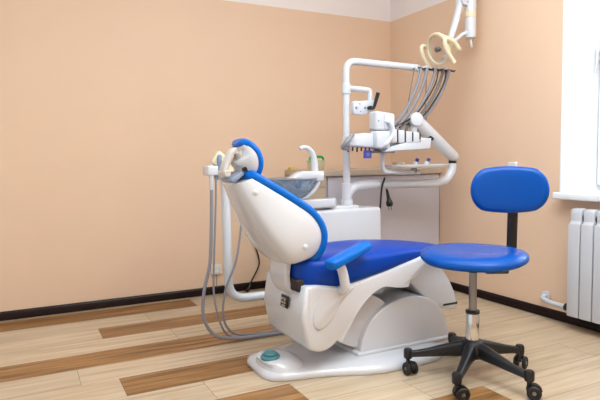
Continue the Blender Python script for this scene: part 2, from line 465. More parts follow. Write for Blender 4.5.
# --- half round dome housing
def arc(pts, n=6): return [(p.x, p.z) for p in spline([(a, 0, b) for a, b in pts], n)]
dome = [(-1.395, .044), (-1.392, .085), (-1.378, .14), (-1.345, .20), (-1.29, .255), (-1.22, .292), (-1.14, .310), (-1.07, .308), (-1.0, .287), (-.945, .248), (-.905, .195), (-.884, .14), (-.872, .08), (-.868, .044)]
dp = [(x+.008, .044+(z-.044)*.905) for x, z in arc(dome, 4)]
bm = B(); prism(bm, dp, -1.645, -1.335, 'y', .036, 5, 30); obj('base_dome', bm, 'white', ch)
bm = B(); bbx(bm, -1.41, -.855, -1.66, -1.32, .043, .062, .008); obj('dome_skirt', bm, 'white', ch)
# --- lift arm cover between the base and the seat body
la = arc([(-1.60, .30), (-1.45, .338), (-1.30, .312), (-1.20, .235), (-1.22, .15), (-1.36, .075), (-1.46, .10), (-1.58, .18)], 4)
bm = B(); prism(bm, la, -1.615, -1.36, 'y', .012, 2, 40); obj('lift_arm_cover', bm, 'white', ch)
bm = B(); bbx(bm, -1.30, -1.10, -1.62, -1.35, .365, .39, .004); bbx(bm, -1.45, -1.30, -1.60, -1.37, .34, .41, .004); obj('seat_frame', bm, 'dark', ch)
# --- seat body shell: side profile swept in y, slightly narrower to the front
prof_top = [(-1.705, .41), (-1.66, .416), (-1.60, .410), (-1.53, .398), (-1.45, .408), (-1.36, .426), (-1.25, .448), (-1.12, .474), (-1.03, .496)]
prof_bot = [(-1.018, .490), (-1.035, .452), (-1.068, .408), (-1.11, .378), (-1.16, .366), (-1.22, .370), (-1.29, .384), (-1.335, .378), (-1.40, .345), (-1.45, .300), (-1.49, .25), (-1.53, .19), (-1.555, .158), (-1.59, .135), (-1.635, .126), (-1.68, .140), (-1.70, .165), (-1.725, .28)]
sp = arc(prof_top+prof_bot, 3)
def near_y(x, side):
    # half width against x, narrowing to the foot end
    w = .238 if x < -1.5 else .238-.032*((x+1.5)/.5)
    if side > 0: w -= .062*max(0, min(1, (-1.45-x)/.15))
    return CY+side*w
bm = B()
def shell_ring(side, ins):
    return [(x, near_y(x, side)-side*ins, z) for x, z in sp]
cx = sum(p[0] for p in sp)/len(sp); cz = .32
def shrink(pts, d):
    q = inset([(p[0], p[2]) for p in pts], d)
    return [(a, p[1], b) for (a, b), p in zip(q, pts)]
rings = [shrink(shell_ring(-1, 0), .016), shrink(shell_ring(-1, .003), .007), shrink(shell_ring(-1, .009), .002), shell_ring(-1, .018), shell_ring(1, .018), shrink(shell_ring(1, .009), .002), shrink(shell_ring(1, 0), .010)]
loft(bm, rings); obj('seat_shell', bm, 'white', ch, ang=80)
# raised panel on the near side
rp = arc([(-1.63, .405), (-1.648, .36), (-1.668, .31), (-1.676, .262), (-1.660, .230), (-1.625, .232), (-1.585, .262), (-1.548, .318), (-1.51, .358), (-1.475, .384), (-1.485, .395), (-1.53, .392), (-1.59, .400)], 4)
bm = B(); R3 = [(x, near_y(x, -1), z) for x, z in rp[:-1]]
loft(bm, [[(x, y-.007, z) for x, y, z in shrink(R3, .006)], [(x, y-.005, z) for x, y, z in shrink(R3, .002)], [(x, y+.001, z) for x, y, z in R3], [(x, y+.015, z) for x, y, z in R3]])
obj('side_panel', bm, 'white', ch, ang=60)
# rating plate on the rear face
def rear_x(z): return -1.708-.017*max(0, min(1, (.42-z)/.14))
bm = B(); box(bm, (rear_x(.318)-.010, -1.565, .325), (.006, .066, .052), Matrix.Rotation(R(7), 3, 'Y'), .001); pl = obj('rating_plate', bm, 'plate', ch, label='black rating plate with pale marking')
bm = B()
for (y, z, w, h) in ((-1.572, .334, .012, .014), (-1.555, .336, .010, .008), (-1.542, .334, .010, .012), (-1.56, .319, .044, .006), (-1.563, .307, .03, .005)):
    box(bm, (rear_x(.318)-.0138-(.322-z)*.12, y, z), (.001, w, h), Matrix.Rotation(R(7), 3, 'Y'))
obj('plate_marking', bm, 'plateink', pl)
# slot and hinge cover at the rear
bm = B(); bbx(bm, -1.722, -1.64, -1.675, -1.42, .385, .436, .004); obj('hinge_slot', bm, 'dark', ch)
hp = spline([(-1.715, 0, .53), (-1.728, 0, .49), (-1.734, 0, .45), (-1.730, 0, .41), (-1.712, 0, .375), (-1.68, 0, .345)], 5)
bm = B(); rg = []
for i, p in enumerate(hp):
    tg = (hp[min(i+1, len(hp)-1)]-hp[max(i-1, 0)]).normalized(); nm = V((-tg.z, 0, tg.x))
    rg.append([p+nm*b+V((0, -1.525+a, 0)) for a, b in sring(.085, .014, 6, 28)])
loft(bm, rg); obj('hinge_cover', bm, 'white', ch)
# --- seat cushion
CC = -1.505
bm = B(); rg = []
st = [(-1.712, .09, .42, .50), (-1.705, .14, .40, .515), (-1.685, .18, .382, .53), (-1.65, .204, .374, .54), (-1.58, .218, .370, .54), (-1.50, .222, .378, .540), (-1.40, .219, .395, .542), (-1.28, .208, .415, .540), (-1.16, .192, .445, .534), (-1.05, .177, .460, .525), (-.95, .163, .465, .514), (-.87, .155, .46, .502), (-.81, .150, .440, .490), (-.785, .14, .420, .462), (-.775, .12, .415, .44)]
for x, w, z0, z1 in st:
    cz, hz = (z0+z1)/2, (z1-z0)/2; ring = []
    for a, b in sring(w, hz, 3.6, 44):
        dish = -.018*(1-min(1, abs(a)/w))*(1 if b > 0 else 0) if -1.66 < x < -1.35 else 0
        ring.append((x, CC+a, cz+b+dish))
    rg.append(ring)
# densify
def dens(rg, n=3):
    out = []
    m = len(rg[0]); cols = [spline([r[k] for r in rg], n) for k in range(m)]
    return [[cols[k][i] for k in range(m)] for i in range(len(cols[0]))]
loft(bm, dens(rg)); obj('seat_cushion', bm, 'navy', ch, ang=70, label='royal blue vinyl seat cushion')
# --- leg rest hanging from the knee edge
lp = arc([(-1.09, .440), (-1.0, .455), (-.93, .430), (-.865, .385), (-.82, .33), (-.787, .27), (-.768, .215), (-.765, .180), (-.785, .170), (-.85, .178), (-.91, .205), (-.98, .255), (-1.05, .32), (-1.11, .385)], 4)
bm = B(); prism(bm, lp, CY-.115, CY+.14, 'y', .02, 3, 40); obj('leg_rest_shell', bm, 'white', ch)
bm = B(); bbx(bm, -.86, -.766, CY-.117, CY+.142, .196, .206); obj('leg_rest_trim', bm, 'black', ch)
# --- backrest
BC = -1.505
spine = [(-1.690, .510), (-1.650, .535), (-1.626, .590), (-1.630, .650), (-1.662, .705), (-1.713, .748), (-1.780, .795), (-1.845, .838), (-1.890, .868)]
kback = [(-1.722, .500), (-1.735, .506), (-1.757, .530), (-1.782, .562), (-1.812, .605), (-1.847, .660), (-1.882, .725), (-1.917, .79), (-1.945, .848)]
halfw = [.120, .185, .208, .214, .206, .186, .160, .135, .112]
sdep = [.10, .125, .135, .135, .125, .112, .10, .085, .045]
SPN = spline([(a, 0, b) for a, b in spine], 4)
def interp(vals, i, n=4):
    k = min(i//n, len(vals)-2); t = (i-k*n)/n
    return spline([(v, 0, 0) for v in vals], n)[i].x
def back_rings(fn):
    out = []
    for i, p in enumerate(SPN):
        tg = (SPN[min(i+1, len(SPN)-1)]-SPN[max(i-1, 0)]).normalized()
        if tg.length == 0: tg = V((0, 0, 1))
        nm = V((tg.z, 0, -tg.x))            # towards the sitter
        w, d = interp(halfw, i), interp(sdep, i)
        out.append([p+nm*b+V((0, BC+a, 0)) for a, b in fn(w, d, i)])
    return out
KB = spline([(a, 0, b) for a, b in kback], 4); rg = []
for i, p in enumerate(SPN):
    w = interp(halfw, i); e = KB[i]-p; L = e.length; e = e.normalized()
    half = [(w*.97, -.004), (w*.995, .010), (w*1.0, .024), (w*.985, .024+(L-.024)*.25), (w*.95, .024+(L-.024)*.6), (w*.895, .024+(L-.024)*.90), (w*.85, L), (w*.77, L+.010), (w*.5, L+.018), (w*.2, L+.022)]
    pts = [(w*.6, -.006)]+half+[(0, L+.023)]+[(-a, b) for a, b in half[::-1]]+[(-w*.6, -.006), (0, -.006)]
    rg.append([p+e*b+V((0, BC+a, 0)) for a, b in pts])
bm = B(); loft(bm, rg); obj('backrest_shell', bm, 'white', ch, ang=50)
def pad2d(w, d, i):
    w += .006; e = i/(len(SPN)-1)
    pts = sring(w, .030, 3.2, 44)
    return [(a, .014+b+(-.020*(1-(a/w)**2) if b > 0 else 0)) for a, b in pts]
pr = back_rings(pad2d)
def cap_ring(r, s, sh):
    c = sum((V(p) for p in r), V())/len(r); return [c+(V(p)-c)*s+sh for p in r]
tg0 = (SPN[0]-SPN[1]).normalized(); tg1 = (SPN[-1]-SPN[-2]).normalized()
pr = [cap_ring(pr[0], .55, tg0*.030), cap_ring(pr[0], .85, tg0*.020)]+pr+[cap_ring(pr[-1], .88, tg1*.016), cap_ring(pr[-1], .6, tg1*.026)]
bm = B(); loft(bm, pr); obj('backrest_pad', bm, 'azure', ch, ang=70)
for i, sy in ((10, -1), (28, -1), (10, 1)):
    p = SPN[i]; e = KB[i]-p; L = e.length; e = e.normalized(); w = interp(halfw, i)
    c = p+e*(.024+(L-.024)*.45)+V((0, BC+sy*w*.966, 0))
    bm = B(); lathe(bm, [(.012, -.004), (.012, .002), (.009, .005), (0, .006)], c, (e*.15+V((0, sy, 0))), 18); obj('screw_cap', bm, 'white', ch)
# --- headrest and its link
hs = spline([(-1.868, 0, .862), (-1.852, 0, .900), (-1.850, 0, .940), (-1.862, 0, .978), (-1.885, 0, 1.006), (-1.905, 0, 1.018)], 5)
hw = [.08, .100, .108, .106, .092, .07]; hd = [.05, .07, .078, .072, .05, .03]
def head_rings(fn):
    out = []
    for i, p in enumerate(hs):
        tg = (hs[min(i+1, len(hs)-1)]-hs[max(i-1, 0)]).normalized(); nm = V((tg.z, 0, -tg.x))
        w = spline([(v, 0, 0) for v in hw], 5)[i].x; d = spline([(v, 0, 0) for v in hd], 5)[i].x
        out.append([p+nm*b+V((0, BC+a, 0)) for a, b in fn(w, d, i)])
    return out
hr = head_rings(lambda w, d, i: [(a, b-.001) for a, b in sring(w+.004, .021, 3, 36)])
bm = B(); loft(bm, [cap_ring(hr[0], .7, V((-.006, 0, -.012)))]+hr+[cap_ring(hr[-1], .7, V((-.012, 0, .002)))]); head = obj('headrest_pad', bm, 'azure', ch, ang=70)
def hsh(w, d, i):
    half = [(w*.97, -.008), (w*.99, -.022), (w*.90, -.022-(d-.02)*.35), (w*.68, -.022-(d-.02)*.8), (w*.45, -d-.004), (w*.2, -d-.01)]
    return [(w*.5, -.006)]+half+[(0, -d-.012)]+[(-a, b) for a, b in half[::-1]]+[(-w*.5, -.006), (0, -.006)]
bm = B(); loft(bm, head_rings(hsh)); obj('headrest_shell', bm, 'white', ch, ang=60)
lk = spline([(-1.895, 0, .975), (-1.918, 0, .985), (-1.940, 0, .975), (-1.958, 0, .945), (-1.972, 0, .915), (-1.978, 0, .89)], 5)
bm = B(); rg = []
for i, p in enumerate(lk):
    tg = (lk[min(i+1, len(lk)-1)]-lk[max(i-1, 0)]).normalized(); nm = V((tg.z, 0, -tg.x))
    rg.append([p+nm*b+V((0, BC+a, 0)) for a, b in sring(.028, .013, 4, 24)])
loft(bm, rg); obj('headrest_link', bm, 'beigep', ch)
lk2 = spline([(-1.925, 0, .978), (-1.912, 0, .955), (-1.897, 0, .92), (-1.89, 0, .88), (-1.893, 0, .845)], 5); bm = B(); rg = []
for i, p in enumerate(lk2):
    tg = (lk2[min(i+1, len(lk2)-1)]-lk2[max(i-1, 0)]).normalized(); nm = V((tg.z, 0, -tg.x))
    rg.append([p+nm*b+V((0, BC-.02+a, 0)) for a, b in sring(.04, .012, 4, 24)])
loft(bm, rg); obj('headrest_link', bm, 'beigep', ch)
bm = B(); cyl(bm, (-1.975, BC-.045, .888), (-1.975, BC+.045, .888), .014); obj('link_joint', bm, 'beigep', ch)
bm = B(); box(bm, (-1.945, BC-.02, .872), (.06, .12, .018), Matrix.Rotation(R(-35), 3, 'Y'), .004); obj('link_bracket', bm, 'greyp', ch)
bm = B(); cyl(bm, (-1.905, BC-.05, .905), (-1.905, BC-.075, .905), .011); obj('lock_knob', bm, 'black', ch)
# --- near armrest
ax = V((.255, .075, .066)).normalized(); F = Matrix((ax, V((0, 0, 1)).cross(ax).normalized(), ax.cross(V((0, 0, 1)).cross(ax).normalized()))).transposed()
bm = B(); rg = []
Lh = .124
for t_, k in ((-1, .35), (-.985, .7), (-.93, .93), (-.8, 1), (0, 1), (.8, .97), (.93, .88), (.985, .66), (1, .3)):
    rg.append([V((-1.525, -1.768, .541))+F @ V((t_*Lh, a*k, b*(.55+.45*k))) for a, b in sring(.034, .021, 3, 28)])
loft(bm, rg); obj('armrest_pad', bm, 'azure', ch, ang=70)
bm = B(); tube(bm, fillet([(-1.575, -1.762, .525), (-1.552, -1.762, .47), (-1.535, -1.758, .395), (-1.545, -1.70, .375)], .035), [.021, .0215], 14); obj('armrest_post', bm, 'white', ch)

# ================================================================== DENTAL UNIT
un = thing('dental_unit', 'white dental unit with cuspidor box post overhead hose arm and jointed instrument table', 'dental unit', (-1.0, -.8, 0))
# box
bm = B(); prism(bm, [(-1.25, .005), (-.79, .005), (-.79, .655), (-1.25, .655)], -.98, -.69, 'y', .022, 4); obj('unit_box', bm, 'white', un)
bm = B(); bbx(bm, -1.13, -.92, -.93, -.75, .645, .668, .01); obj('box_lid', bm, 'white', un)
PX, PY = -.966, -.86
# post and overhead arm in one tube
bm = B(); tube(bm, fillet([(PX, PY, .655), (PX, PY, 1.535), (-.455, PY-.035, 1.520)], .07, 10), .0215, 18); obj('post', bm, 'white2', un)
for z, h, r in ((.665, .035, .036), (.70, .10, .030), (1.335, .062, .028), (1.35, .01, .0285)):
    bm = B(); cyl(bm, (PX, PY, z), (PX, PY, z+h), r, 24, .003); obj('post_collar', bm, 'white2', un)
# hose hanger at the arm end
bm = B(); tube(bm, fillet([(-.50, PY-.052, 1.508), (-.44, PY-.055, 1.512), (-.20, PY-.075, 1.510)], .02), .005, 8)
for i in range(5):
    x = -.475+.062*i; tube(bm, spline([(x, PY-.052, 1.515), (x+.01, PY-.075, 1.515), (x+.03, PY-.085, 1.507), (x+.05, PY-.075, 1.515)], 4), .0045, 8)
obj('hose_hanger', bm, 'dark', un)
for i in range(4):
    x = -.47+.075*i; bm = B(); lathe(bm, [(.018, 0), (.022, .004), (.022, .022), (.018, .028)], (x, PY-.035, 1.515), (.2, -1, 0), 18); obj('hanger_pulley', bm, 'white2', un)
bm = B(); tube(bm, [(-.47, PY-.036, 1.52), (-.235, PY-.05, 1.513)], .010, 12); obj('hanger_bar', bm, 'white2', un)
# side bracket with a black clamp lever
bm = B(); tube(bm, fillet([(PX+.02, PY-.002, 1.372), (-.815, PY-.03, 1.362), (-.815, PY-.03, 1.30)], .018), .017, 14); obj('bracket_arm', bm, 'white2', un)
bm = B(); prism(bm, arc([(-.945, 1.215), (-.945, 1.285), (-.90, 1.292), (-.83, 1.300), (-.795, 1.298), (-.795, 1.255), (-.83, 1.225), (-.89, 1.208)], 3), PY-.055, PY-.015, 'y', .006, 2, 40); obj('viewer_bracket', bm, 'white2', un)
for x, z in ((-.93, 1.25), (-.868, 1.252), (-.90, 1.23), (-.905, 1.275)):
    bm = B(); cyl(bm, (x, PY-.054, z), (x, PY-.059, z), .008 if z > 1.24 and z < 1.26 else .004, 12, .001); obj('bracket_screw', bm, 'greyp', un)
bm = B(); cyl(bm, (-.842, PY-.055, 1.252), (-.842, PY-.085, 1.252), .012); tube(bm, spline([(-.85, PY-.085, 1.245), (-.828, PY-.087, 1.25), (-.815, PY-.09, 1.285), (-.80, PY-.095, 1.34)], 5), [.008, .012], 10); obj('clamp_lever', bm, 'black', un)
# swing arm low on the post
bm = B(); tube(bm, fillet([(PX, PY, .705), (-.96, PY-.004, .735), (-.92, PY-.007, .775), (-.83, PY-.01, .787), (-.33, PY-.05, .782), (-.225, PY-.06, .80), (-.182, PY-.065, .865), (-.182, PY-.065, .91)], [.03, .04, .06, .02, .06, .06], 8), .028, 18); obj('swing_arm', bm, 'white2', un)
bm = B(); cyl(bm, (-.182, PY-.065, .905), (-.182, PY-.065, .935), .026); obj('arm_joint', bm, 'black', un)
EA, EB = V((-.180, PY-.068, .955)), V((-.51, PY-.085, 1.184))
bm = B(); d = (EB-EA).normalized(); pts = [EA-d*.028, EA-d*.02, EA, EA+(EB-EA)*.5, EB-d*.01, EB+d*.012]
tube(bm, pts, [.022, .032, .037, .042, .043, .038], 24); obj('spring_arm', bm, 'white2', un)
bm = B(); c = EB+V((-.01, 0, .0)); lathe(bm, [(.038, -.05), (.043, -.045), (.043, .048), (.040, .054), (.033, .057), (0, .058)], c, (-.30, -1, .05), 32); obj('arm_cap', bm, 'white2', un)
bm = B(); box(bm, (-.40, PY-.10, 1.075), (.035, .03, .022), Matrix.Rotation(R(35), 3, 'Y'), .003); obj('arm_bolt', bm, 'black', un)
TY = -.955
bm = B(); cyl(bm, (-.53, TY, 1.075), (-.53, TY, 1.16), .022); obj('table_pivot', bm, 'white2', un)
bm = B(); cyl(bm, (-.51, TY+.012, 1.12), (-.485, TY+.012, 1.145), .016); obj('pivot_nut', bm, 'black', un)
# instrument table
bm = B(); prism(bm, [(-1.06, 1.018), (-.86, 1.008), (-.82, .99), (-.495, .995), (-.495, 1.07), (-.80, 1.085), (-.95, 1.095), (-1.05, 1.082)], TY-.09, TY+.01, 'y', .010, 3); tb = obj('instrument_table', bm, 'white2', un)
bm = B(); prism(bm, [(-.835, .985), (-.50, 1.002), (-.492, 1.068), (-.60, 1.062), (-.815, 1.010)], TY-.125, TY-.08, 'y', .006, 3); obj('front_lip', bm, 'white2', tb)
bm = B(); prism(bm, [(-.90, 1.005), (-.805, 1.005), (-.80, 1.105), (-.90, 1.105)], TY-.13, TY-.05, 'y', .012, 3); obj('table_block', bm, 'white2', tb)
for i in range(4):
    x0 = -.80+.0555*i; w = .049
    bm = B(); bbx(bm, x0, x0+w, TY-.128+.01*i*0, TY+.02, 1.035, 1.118-.006*i, .010); obj('instrument_holder', bm, 'white2', tb)
    bm = B(); bbx(bm, x0+w-.001, x0+w+.0075, TY-.125, TY+.015, 1.04, 1.112-.006*i, .001); obj('holder_gap', bm, 'black', tb)
bm = B(); bbx(bm, -.87, -.72, TY-.06, TY+.0, .978, .994, .004); obj('table_underside', bm, 'steel', tb)
bm = B(); tube(bm, fillet([(-1.045, TY-.095, 1.082), (-1.10, TY-.125, 1.045), (-1.118, TY-.10, 1.010), (-1.05, TY-.05, 1.004)], [.03, .03], 8), .0135, 14); obj('table_handle', bm, 'hose', tb)
bm = B()
for i in range(5):
    x = -1.03+.03*i; cyl(bm, (x, TY-.03, 1.02), (x-.006, TY-.035, .985+.006*(i % 2)), .005, 8)
obj('hose_stub', bm, 'dark', tb)
# control box and its loop handle
bm = B(); prism(bm, [(-.885, 1.113), (-.752, 1.103), (-.749, 1.212), (-.885, 1.225)], TY-.10, TY-.02, 'y', .016, 4); cb = obj('control_box', bm, 'white', tb)
bm = B(); prism(bm, [(-.828, 1.118), (-.758, 1.112), (-.758, 1.205), (-.828, 1.212)], TY-.108, TY-.095, 'y', .005, 2); obj('box_face', bm, 'white', cb)
bm = B(); cyl(bm, (-.868, TY-.099, 1.165), (-.868, TY-.103, 1.165), .005, 10, .001); cyl(bm, (-.87, TY-.09, 1.05), (-.87, TY-.04, 1.12), .02); obj('box_screw', bm, 'hose', cb)
bm = B(); tube(bm, fillet([(-.822, TY-.10, 1.165), (-.80, TY-.13, 1.155), (-.785, TY-.14, 1.09), (-.84, TY-.14, 1.03), (-.85, TY-.12, 1.02)], [.02, .03, .02, .01]), .0125, 12); obj('loop_handle', bm, 'white2', tb)
# side tray arm under the table
bm = B(); tube(bm, fillet([(-.782, TY-.02, .985), (-.782, TY-.02, .862), (-.50, TY-.02, .858)], .05, 8), .0135, 14); obj('tray_arm', bm, 'white2', un)
bm = B(); cyl(bm, (-.54, TY-.015, .855), (-.54, TY-.015, .885), .02); obj('tray_pivot', bm, 'steel', un)
# --- cuspidor
bm = B(); prism(bm, arc([(-1.40, -.98), (-1.12, -.98), (-1.115, -.90), (-1.12, -.84), (-1.40, -.84), (-1.43, -.91)], 3), .667, .718, 'z', .008, 3); obj('cuspidor_base', bm, 'white', un)
BX, BY = -1.385, -.93
bm = B(); lathe(bm, [(.03, .716), (.055, .717), (.09, .742), (.125, .785), (.145, .82), (.150, .832), (.152, .836), (.148, .836), (.142, .82), (.12, .785), (.085, .748), (.03, .735)], (BX, BY, 0), (0, 0, 1), 48); obj('cuspidor_bowl', bm, 'bowl', un, label='pale blue glass spittoon bowl')
bm = B(); lathe(bm, [(.150, .834), (.155, .836), (.155, .841), (.150, .843), (.146, .841), (.146, .836)], (BX, BY, 0), (0, 0, 1), 48); obj('bowl_rim', bm, 'hose', un)
bm = B(); lathe(bm, [(.05, .71), (.05, .722), (.028, .74), (0, .742)], (BX, BY, 0)); obj('bowl_drain', bm, 'white', un)
bm = B(); rg = []
for p, w in zip(spline([(-1.345, -.93, .716), (-1.28, -.93, .738), (-1.225, -.93, .79), (-1.205, -.93, .84)], 5), [.05]*16): rg.append([p+V((b*.9, a, b*-.5)) for a, b in sring(.03, .014, 3, 20)])
loft(bm, rg); obj('spout_support', bm, 'white', un)
bm = B(); prism(bm, [(-1.395, .842), (-1.375, .848), (-1.34, .872), (-1.32, .878), (-1.195, .878), (-1.185, .872), (-1.185, .828), (-1.195, .822), (-1.305, .826), (-1.335, .840), (-1.36, .838)], -.968, -.892, 'y', .006, 2); obj('spout_block', bm, 'white', un)
bm = B(); pts = spline([(-1.225, -.93, .875), (-1.228, -.93, .94), (-1.243, -.93, .985), (-1.275, -.93, 1.012), (-1.305, -.93, 1.013), (-1.318, -.93, 1.005)], 6); n = len(pts)
tube(bm, pts, [.021-.009*min(1, i/(n*.7)) for i in range(n)], 16); obj('cup_faucet', bm, 'white', un)
# --- assistant arm on the left
AX, AY = -1.772, -.95
bm = B(); tube(bm, fillet([(-1.24, AY, .195), (AX+.005, AY, .20), (AX-.005, AY, .86)], .10, 10), .0235, 16); aa = obj('assistant_arm', bm, 'white2', un)
bm = B(); box(bm, (AX-.01, AY, .885), (.13, .05, .045), Matrix.Rotation(R(-20), 3, 'Y'), .008); box(bm, (AX-.035, AY-.01, .945), (.075, .05, .075), Matrix.Rotation(R(35), 3, 'Y'), .01); obj('holder_head', bm, 'cream', aa)
bm = B(); box(bm, (AX-.012, AY-.02, .925), (.09, .05, .012), Matrix.Rotation(R(-52), 3, 'Y'), .003); obj('holder_lip', bm, 'dark', aa)
bm = B(); bbx(bm, -1.888, -1.832, AY-.062, AY+.03, .868, .918, .006); bbx(bm, -1.85, -1.78, AY-.02, AY+.02, .875, .90, .004); obj('suction_holder', bm, 'white', aa)

# corrugated supply hose from the chair base to the unit
t = thing('supply_hose', 'short dark grey corrugated hose on the floor behind the dome of the chair base', 'hose', (-.72, -1.2, 0))
pts = spline([(-.90, -1.40, .16), (-.80, -1.39, .17), (-.715, -1.36, .13), (-.70, -1.27, .07), (-.76, -1.12, .045), (-.84, -1.02, .045)], 10)
bm = B(); tube(bm, pts, [.030 if i % 2 else .026 for i in range(len(pts))], 16); obj('hose', bm, 'hosed', t, ang=20)
bm = B(); cyl(bm, pts[-2], pts[-1]+(pts[-1]-pts[-2]), .034); obj('hose_coupling', bm, 'hose', t)
# ---- loose things held by the unit
t = thing('suction_hose', 'thick grey suction hose with white handpiece hanging nearest the chair back on the left', 'hose', (-1.86, AY-.05, 0))
bm = B(); tube(bm, spline([(-1.866, AY-.047, .80), (-1.872, AY-.048, .62), (-1.885, AY-.05, .42), (-1.922, AY-.055, .27), (-1.93, AY-.07, .14), (-1.875, AY-.085, .045), (-1.76, AY-.10, .016), (-1.60, AY-.12, .014), (-1.42, AY-.14, .014)], 8), .0092, 12); obj('hose', bm, 'hose', t)
bm = B(); lathe(bm, [(.010, -.13), (.012, -.125), (.013, -.03), (.0145, -.02), (.0145, -.008), (.011, -.005)], (-1.866, AY-.047, .925), (0, 0, 1), 18); obj('handpiece', bm, 'white', t)
t = thing('suction_hose', 'thin grey saliva hose running down beside the white assistant arm', 'hose', (-1.80, AY-.03, 0))
bm = B(); tube(bm, spline([(-1.838, AY-.042, .89), (-1.845, AY-.044, .72), (-1.86, AY-.045, .45), (-1.868, AY-.05, .26), (-1.845, AY-.055, .12), (-1.80, AY-.06, .03), (-1.70, AY-.07, .008), (-1.50, AY-.08, .0065)], 8), .0055, 10); obj('hose', bm, 'hose', t)
bm = B(); lathe(bm, [(.007, -.05), (.008, -.04), (.009, .03), (.0125, .04), (.0125, .072), (.007, .08)], (-1.823, AY-.04, .895), (.08, 0, 1), 16); obj('tip_holder', bm, 'greyp', t)
t = thing('suction_hose', 'grey hose crossing in front of the white assistant arm and looping over the floor', 'hose', (-1.75, AY-.03, 0))
bm = B(); tube(bm, spline([(-1.70, AY-.035, .80), (-1.70, AY-.035, .64), (-1.735, AY-.035, .42), (-1.80, AY-.035, .26), (-1.815, AY-.04, .12), (-1.77, AY-.05, .035), (-1.66, AY-.06, .011), (-1.45, AY-.06, .0105)], 8), .0062, 10); obj('hose', bm, 'hose', t)
bm = B(); cyl(bm, (-1.70, AY-.035, .79), (-1.702, AY-.035, .87), .012); bbx(bm, -1.765, -1.69, AY-.045, AY-.01, .845, .865, .003); obj('hose_clip', bm, 'beigep', t)

# instrument hoses between the overhead arm and the table
ords = ['leftmost and thinnest', 'second from the left', 'third from the left', 'fourth from the left', 'second from the right', 'rightmost']
spec = [(-.505, -.70, .003, 'hosed'), (-.455, -.69, .0105, 'hose'), (-.412, -.655, .0105, 'hose'), (-.345, -.62, .0105, 'hose'), (-.285, -.58, .0095, 'hosed'), (-.240, -.535, .0105, 'hose')]
for i, (xa, xb, r, m) in enumerate(spec):
    y0 = PY-.07-.004*i; y1 = TY+.012
    t = thing('handpiece_hose', ords[i]+' grey hose strung from the overhead arm down to the instrument table', 'hose', (xa, y0, 1.06), 'handpiece hoses on the overhead arm')
    zt = 1.108-.006*max(0, i-1)
    bm = B()
    if i == 0: pts = [(xa, y0, 1.51), (xa-.025, y0, 1.40), (xa-.06, y0-.01, 1.27), (xa-.09, y0-.03, 1.18), (xa-.115, y1, 1.125), (xa-.12, y1, 1.09)]
    else:
        s = (xb-xa); pts = [(xa, y0, 1.515), (xa+s*.06, y0-.004, 1.465), (xa+s*.23, y0-.008, 1.37), (xa+s*.50, y0-.012, 1.265), (xa+s*.80, y0-.015, 1.185), (xa+s*.95, y1+.005, 1.145), (xb, y1, zt)]
    tube(bm, spline(pts, 8), r, 10); obj('hose', bm, m, t)
    bm = B(); e = pts[-1]; lathe(bm, [(r*1.1, -.03), (r*1.5, -.02), (r*1.5, .015), (r*1.1, .022)], (e[0], e[1], e[2]), (0, -.1, 1), 14); obj('hose_ferrule', bm, 'hosed', t)
for k, (xa, xb) in enumerate(((-.32, -.66), (-.255, -.62))):
    bm = B(); y0 = PY-.10
    tube(bm, spline([(xa, PY-.08, 1.508), (xa-.04, y0, 1.42), (xa-.13, y0-.01, 1.30), (xa-.24, y0-.02, 1.20), (xb-.02, TY+.03, 1.13), (xb-.02, TY+.03, 1.10)], 8), .0045, 8)
    tag(obj('instrument_cable', bm, 'dark'), ['thin dark cable crossing the bundle of grey hoses towards the control box', 'thin dark cable at the right side of the grey hose bundle'][k], 'cable')
bm = B(); tube(bm, spline([(-.36, PY-.01, 1.52), (-.362, PY-.01, 1.40), (-.385, PY-.03, 1.28), (-.40, PY-.06, 1.19)], 6), .003, 8)
tag(obj('instrument_cable', bm, 'hosed'), 'thin grey cable dropping from the overhead arm behind the round arm cap', 'cable')
# purple tag
t = thing('key_tag', 'small violet tag clipped under the left half of the instrument table', 'tag', (-.915, TY-.05, .955))
bm = B(); bbx(bm, -.943, -.890, TY-.062, TY-.052, .948, .995, .003); obj('tag_body', bm, 'purple', t)
bm = B(); bbx(bm, -.935, -.927, TY-.06, TY-.054, .99, 1.012); bbx(bm, -.907, -.899, TY-.06, TY-.054, .99, 1.012); obj('clip', bm, 'bluecap', t)
bm = B(); lathe(bm, [(.010, 0), (.010, .001), (.006, .001), (.006, 0)], (-.916, TY-.0622, .970), (0, -1, 0), 16); obj('tag_mark', bm, 'greyp', t)
# small round tray with two capped vials
TC = (-.51, TY-.003, .886)
bm = B(); rg = []
for z, a in ((0, .20), (.003, .212), (.016, .225), (.020, .228), (.021, .224), (.010, .208), (.007, .20)):
    rg.append([(TC[0]+x, TC[1]+y, TC[2]+z) for x, y in sring(a, a*.42, 3.4, 48)])
loft(bm, rg); tag(obj('instrument_tray', bm, 'tray'), 'flat white side tray on the small bent arm below the instrument table', 'tray')
for k, (x, lab) in enumerate(((-.545, 'left blue capped vial lying on the flat white side tray'), (-.455, 'right blue capped vial lying on the flat white side tray'))):
    t = thing('vial', lab, 'vial', (x, TC[1], TC[2]+.007))
    a = V((x, TC[1]-.02, TC[2]+.018)); d = V((.03, 0, .022))
    bm = B(); lathe(bm, [(.012, -.02), (.014, -.014), (.014, .022), (.008, .03)], a, (.35, -.3, .75), 16); obj('vial_body', bm, 'tray', t)
    bm = B(); lathe(bm, [(.011, .024), (.012, .028), (.011, .046), (.0, .048)], a, (.35, -.3, .75), 16); obj('vial_cap', bm, 'bluecap', t)
bm = B(); lathe(bm, [(.03, 0), (.036, .008), (.040, .028), (.038, .028), (.033, .008), (.0, .004)], (-.64, TC[1]+.01, TC[2]+.0072), (0, 0, 1), 24)
tag(obj('rinse_cup', bm, 'tub'), 'low clear dish at the left on the flat white side tray', 'dish')
